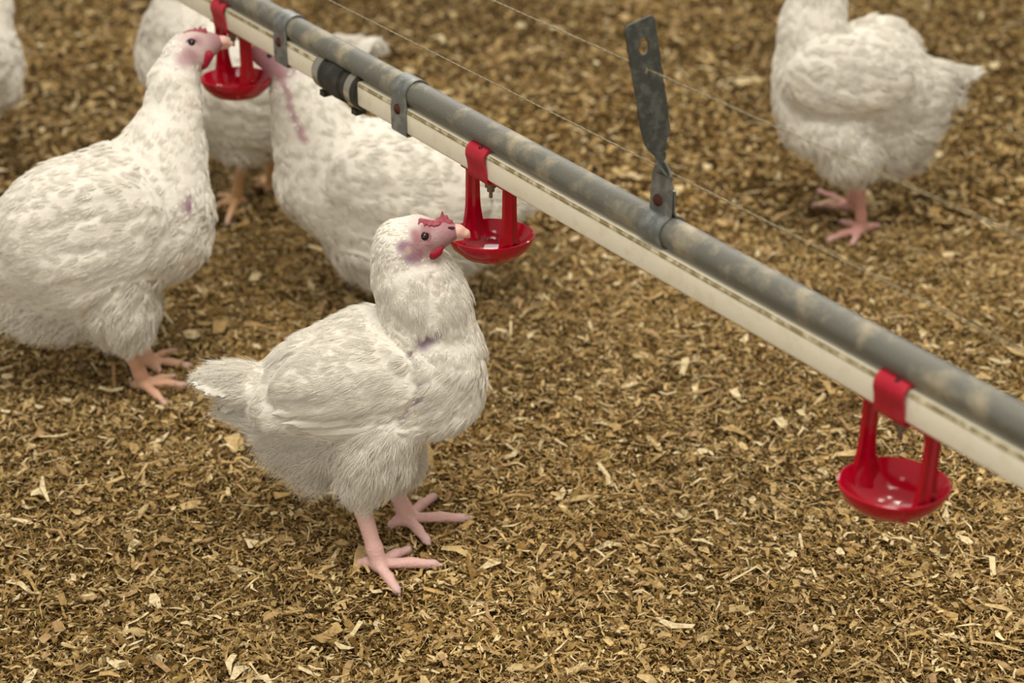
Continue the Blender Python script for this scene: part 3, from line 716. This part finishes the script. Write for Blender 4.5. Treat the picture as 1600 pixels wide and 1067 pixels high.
L_.part('comb', [L_.cn((290, 54, .073, 5), (318, 50, .077, 5))] + [L_.cn((x, 52, .075, 4), (x + 1, y, .075, 1.6)) for x, y in ((296, 47), (304, 44), (312, 42), (320, 44))], .001, M_COMB, 'small red comb')
for d in (-.006, .006): L_.part('wattle', [L_.cn((325, 86, .068 + d, 8), (318, 98, .068 + d, 9)), L_.cn((327, 88, .068 + d, 6), (317, 105, .068 + d, 4))], .001, M_WATTLE, 'red wattle')
L_.part('beak', [L_.cn((334, 64, .083, 10), (350, 64, .086, 7)), L_.cn((350, 64, .086, 7), (362, 68, .089, 3)), L_.cn((332, 73, .083, 7), (356, 72, .088, 4))], .001, M_BEAK, 'pale beak')
for i in range(5): L_.feather('tail_feather', L_.pt(-30, 400, -.045), L_.pt(-90, 370 + 14 * i, -.07 + .012 * i), .012, (0, -.5, 1), .04, .4, i)
for i in range(5): L_.feather('wing_feather', L_.pt(120 - 8 * i, 420 - 14 * i, -.098), L_.pt(20 - 3 * i, 430 - 16 * i, -.082), .009, (0, -1, .25), .04, .2, 50 + i)

# ---- the hen behind the middle drinker
M = Bird(1.93, math.pi)
M.chain([(745, 312, 0, 62), (690, 308, 0, 88), (610, 304, 0, 113), (540, 278, 0, 92)], 'body', .03)
M.cone((492, 240, 0, 64), (500, 270, 0, 74), 'breast', .03)
M.chain([(446, 108, -.01, 20), (456, 135, -.01, 28), (466, 160, -.008, 38), (488, 200, -.004, 56), (510, 235, 0, 72)], 'neck', .02)
M.cone((444, 103, -.012, 19), (430, 98, -.012, 18), 'bare', .01)
M.cone((430, 96, -.012, 19), (410, 86, -.014, 16), 'face', .01)
M.cone((410, 84, -.014, 14), (395, 74, -.016, 9), 'face', .01)
M.chain([(745, 312, 0, 62), (800, 300, 0, 36), (828, 290, 0, 18)], 'tail', .02)
M.cone((590, 355, 0, 74), (690, 350, 0, 72), 'belly', .03)
M.chain([(605, 370, -.03, 72), (625, 420, -.035, 46), (640, 462, -.04, 16)], 'thigh', .02)
M.chain([(640, 370, .03, 68), (660, 410, .035, 42), (672, 452, .04, 16)], 'thigh', .02)
M.ell((640, 300, -.065), (.095, .030, .060), math.radians(8), 'wing', .008)
M.ell((640, 280, .065), (.095, .030, .060), math.radians(8), 'wing', .008)
M.leg((640, 466), -.04, (628, 522), [(560, 528), (580, 508), (595, 548)], (652, 528))
M.leg((672, 455), .04, (662, 500), [(600, 504), (616, 488), (632, 520)], (686, 506))
M.build('white hen behind the pipe facing left, drinking at the far red cup', .0034, 2600, 14, .00034, [(440 + i * .25 + (i / 90) ** 2 * 8, 122 + i, 7, lin(176, 138, 144), .8) for i in range(0, 100, 7)] + [(434, 118, 12, lin(186, 134, 138), .7)], base=gnd(645, 512))
M.eyes(421, 88, 4.5, -.013)
M.part('comb', [M.cn((432, 78, -.013, 4), (408, 72, -.014, 4))] + [M.cn((x, 75, -.013, 3.4), (x, y, -.013, 1.5)) for x, y in ((430, 70), (422, 67), (414, 66))], .001, M_COMB, 'small red comb')
M.part('wattle', [M.cn((411, 98, -.014, 6), (416, 106, -.014, 5))], .001, M_WATTLE, 'red wattle')
M.part('beak', [M.cn((396, 72, -.016, 8), (384, 64, -.018, 6)), M.cn((384, 64, -.018, 6), (372, 60, -.02, 2.5)), M.cn((397, 79, -.016, 5), (380, 68, -.019, 3))], .001, M_BEAK, 'pale beak')
for i in range(5): M.feather('tail_feather', M.pt(800, 298, 0), M.pt(862, 272 + 8 * i, -.02 + .01 * i), .012, (0, -.5, 1), .04, .4, i)

# ---- the hen at the back behind the far drinker
K = Bird(2.22, math.pi)
K.chain([(478, 135, 0, 62), (400, 132, 0, 100), (330, 110, 0, 95), (290, 82, 0, 72)], 'body', .03)
K.cone((276, 45, 0, 44), (280, 75, 0, 54), 'breast', .03)
K.chain([(274, -92, -.01, 24), (280, -60, 0, 28), (286, -20, 0, 34), (290, 25, 0, 46), (300, 60, 0, 62)], 'neck', .02)
K.cone((272, -108, -.01, 24), (264, -110, -.01, 23), 'head', .01)
K.cone((262, -110, -.01, 22), (248, -106, -.01, 15), 'face', .01)
K.chain([(478, 135, 0, 62), (525, 92, .01, 30), (572, 76, .01, 17)], 'tail', .02)
K.cone((360, 170, 0, 62), (440, 165, 0, 58), 'belly', .03)
K.chain([(385, 190, -.03, 46), (382, 225, -.03, 28), (379, 250, -.03, 12)], 'thigh', .02)
K.chain([(410, 180, .03, 44), (418, 215, .03, 26), (424, 236, .03, 11)], 'thigh', .02)
K.ell((400, 115, -.07), (.085, .026, .055), math.radians(6), 'wing', .008)
K.ell((400, 105, .07), (.085, .026, .055), math.radians(6), 'wing', .008)
K.leg((379, 252), -.03, (369, 308), [(331, 325), (338, 304), (353, 352)], (385, 316))
K.leg((424, 238), .03, (424, 284), [(393, 276), (398, 290), (415, 301)], (434, 286))
K.build('white hen at the back partly hidden behind the far red drinker', .0036, 2200, 14, .0004, base=gnd(398, 298), leg_col=lin(218, 176, 132))
K.eyes(258, -113, 4.5, -.01)
K.part('comb', [K.cn((276, -132, -.01, 4), (252, -126, -.01, 4))] + [K.cn((x, -129, -.01, 3.4), (x, y, -.01, 1.5)) for x, y in ((272, -140), (264, -140), (257, -137))], .001, M_COMB, 'small red comb')
K.part('beak', [K.cn((246, -108, -.01, 8), (228, -102, -.01, 2.5))], .001, M_BEAK, 'pale beak')
for i in range(6): K.feather('tail_feather', K.pt(520, 98, .01), K.pt(594 - (i % 2) * 6, 60 + 6 * i, -.015 + .01 * i), .012, (0, -.7, 1), .03, .4, i)

# ---- the hen standing alone at the right
R_ = Bird(2.15, math.pi - .12)
R_.chain([(1425, 150, .01, 58), (1360, 135, .005, 88), (1295, 138, -.005, 80)], 'body', .03)
R_.cone((1258, 125, -.012, 46), (1270, 190, -.012, 58), 'breast', .03)
R_.chain([(1272, -92, -.02, 26), (1276, -50, -.015, 30), (1276, 0, -.012, 40), (1270, 45, -.012, 50), (1272, 90, -.01, 62)], 'neck', .02)
R_.cone((1270, -106, -.02, 26), (1262, -108, -.02, 25), 'head', .01)
R_.cone((1258, -108, -.02, 23), (1244, -104, -.02, 15), 'face', .01)
R_.chain([(1425, 150, .01, 54), (1462, 126, .02, 28), (1505, 112, .03, 9)], 'tail', .015)
R_.cone((1450, 165, .01, 34), (1478, 150, .02, 20), 'tail', .015)
R_.cone((1375, 205, 0, 62), (1405, 195, .01, 48), 'belly', .03)
R_.cone((1395, 232, .01, 30), (1415, 225, .01, 22), 'belly', .02)
R_.chain([(1312, 205, -.035, 60), (1325, 235, -.04, 46), (1342, 270, -.04, 20)], 'thigh', .02)
R_.chain([(1330, 205, .03, 56), (1338, 245, .03, 30), (1336, 262, .03, 14)], 'thigh', .02)
R_.ell((1325, 118, -.07), (.080, .026, .052), math.radians(-4), 'wing', .007)
R_.ell((1372, 82, .058), (.055, .026, .050), math.radians(6), 'wing', .007)
R_.leg((1343, 272), -.04, (1346, 352), [(1287, 378), (1311, 346), (1330, 384)], (1377, 353), r=.0074)
R_.leg((1336, 264), .03, (1332, 318), [(1272, 296), (1264, 321), (1300, 326)], (1350, 324))
R_.build('white hen standing alone at the upper right, tail towards the edge', .0034, 2800, 14, .00036,
         [(1262, 175, 8, lin(176, 158, 160), .6), (1350, 210, 10, lin(186, 164, 168), .6), (1375, 190, 8, lin(186, 164, 168), .6)], base=gnd(1340, 335), leg_col=lin(212, 160, 148))
R_.eyes(1254, -110, 4.5, -.02)
R_.part('comb', [R_.cn((1272, -132, -.02, 4), (1250, -126, -.02, 4))] + [R_.cn((x, -129, -.02, 3.4), (x, y, -.02, 1.5)) for x, y in ((1270, -140), (1262, -140), (1254, -137))], .001, M_COMB, 'small red comb')
R_.part('beak', [R_.cn((1243, -106, -.02, 8), (1225, -100, -.02, 2.5))], .001, M_BEAK, 'pale beak')
for i, (x, y, d) in enumerate([(1546, 112, .04), (1540, 104, .045), (1528, 104, .05), (1522, 118, .02), (1505, 142, .012), (1512, 126, .018), (1490, 152, .01)]):
    R_.feather('tail_feather', R_.pt(1455, 124 + 2 * i, .02), R_.pt(x, y, d), .009, (0, -.6, 1), .02, .6, i)
for i in range(5): R_.feather('wing_feather', R_.pt(1305 + 10 * i, 158 - 8 * i, -.092), R_.pt(1395 + 8 * i, 160 - 12 * i, -.075), .010, (0, -1, .25), .035, .2, 70 + i)

# ---- the hen cut off by the left edge
G = Bird(2.35, math.radians(20))
G.chain([(-150, 120, -.03, 55), (-90, 105, -.02, 88), (-55, 98, 0, 84)], 'body', .03)
G.cone((-28, 95, .01, 52), (-34, 115, .01, 60), 'breast', .03)
G.chain([(-2, -80, .03, 20), (-4, -40, .025, 22), (-10, 10, .02, 27), (-24, 55, .01, 44)], 'neck', .02)
G.cone((-4, -92, .03, 22), (4, -94, .03, 21), 'head', .01)
G.cone((6, -94, .03, 20), (20, -90, .035, 13), 'face', .01)
G.chain([(-150, 120, -.03, 55), (-205, 105, -.04, 26)], 'tail', .02)
G.ell((8, 132, -.01), (.020, .018, .028), .2, 'breast', .01)
G.ell((-75, 108, -.07), (.075, .026, .05), 0, 'wing', .008)
G.chain([(-60, 160, -.03, 46), (-58, 205, -.03, 14)], 'thigh', .02)
G.chain([(-50, 155, .03, 44), (-46, 195, .03, 13)], 'thigh', .02)
G.leg((-58, 207), -.03, (-52, 250), [(-8, 255), (-18, 244), (-32, 270)], (-66, 256))
G.leg((-46, 197), .03, (-40, 234), [(2, 238), (-10, 226), (-18, 248)], (-54, 240))
G.build('blurred white hen cut off by the left edge at the top corner', .004, 1500, 12, .00045, base=gnd(-46, 242))
G.eyes(10, -97, 4.2, .03)
G.part('comb', [G.cn((-2, -116, .03, 4), (18, -110, .033, 4))] + [G.cn((x, -113, .03, 3.4), (x, y, .03, 1.5)) for x, y in ((2, -123), (9, -122), (15, -118))], .001, M_COMB, 'small red comb')
G.part('beak', [G.cn((22, -92, .035, 7), (38, -86, .037, 2.5))], .001, M_BEAK, 'pale beak')
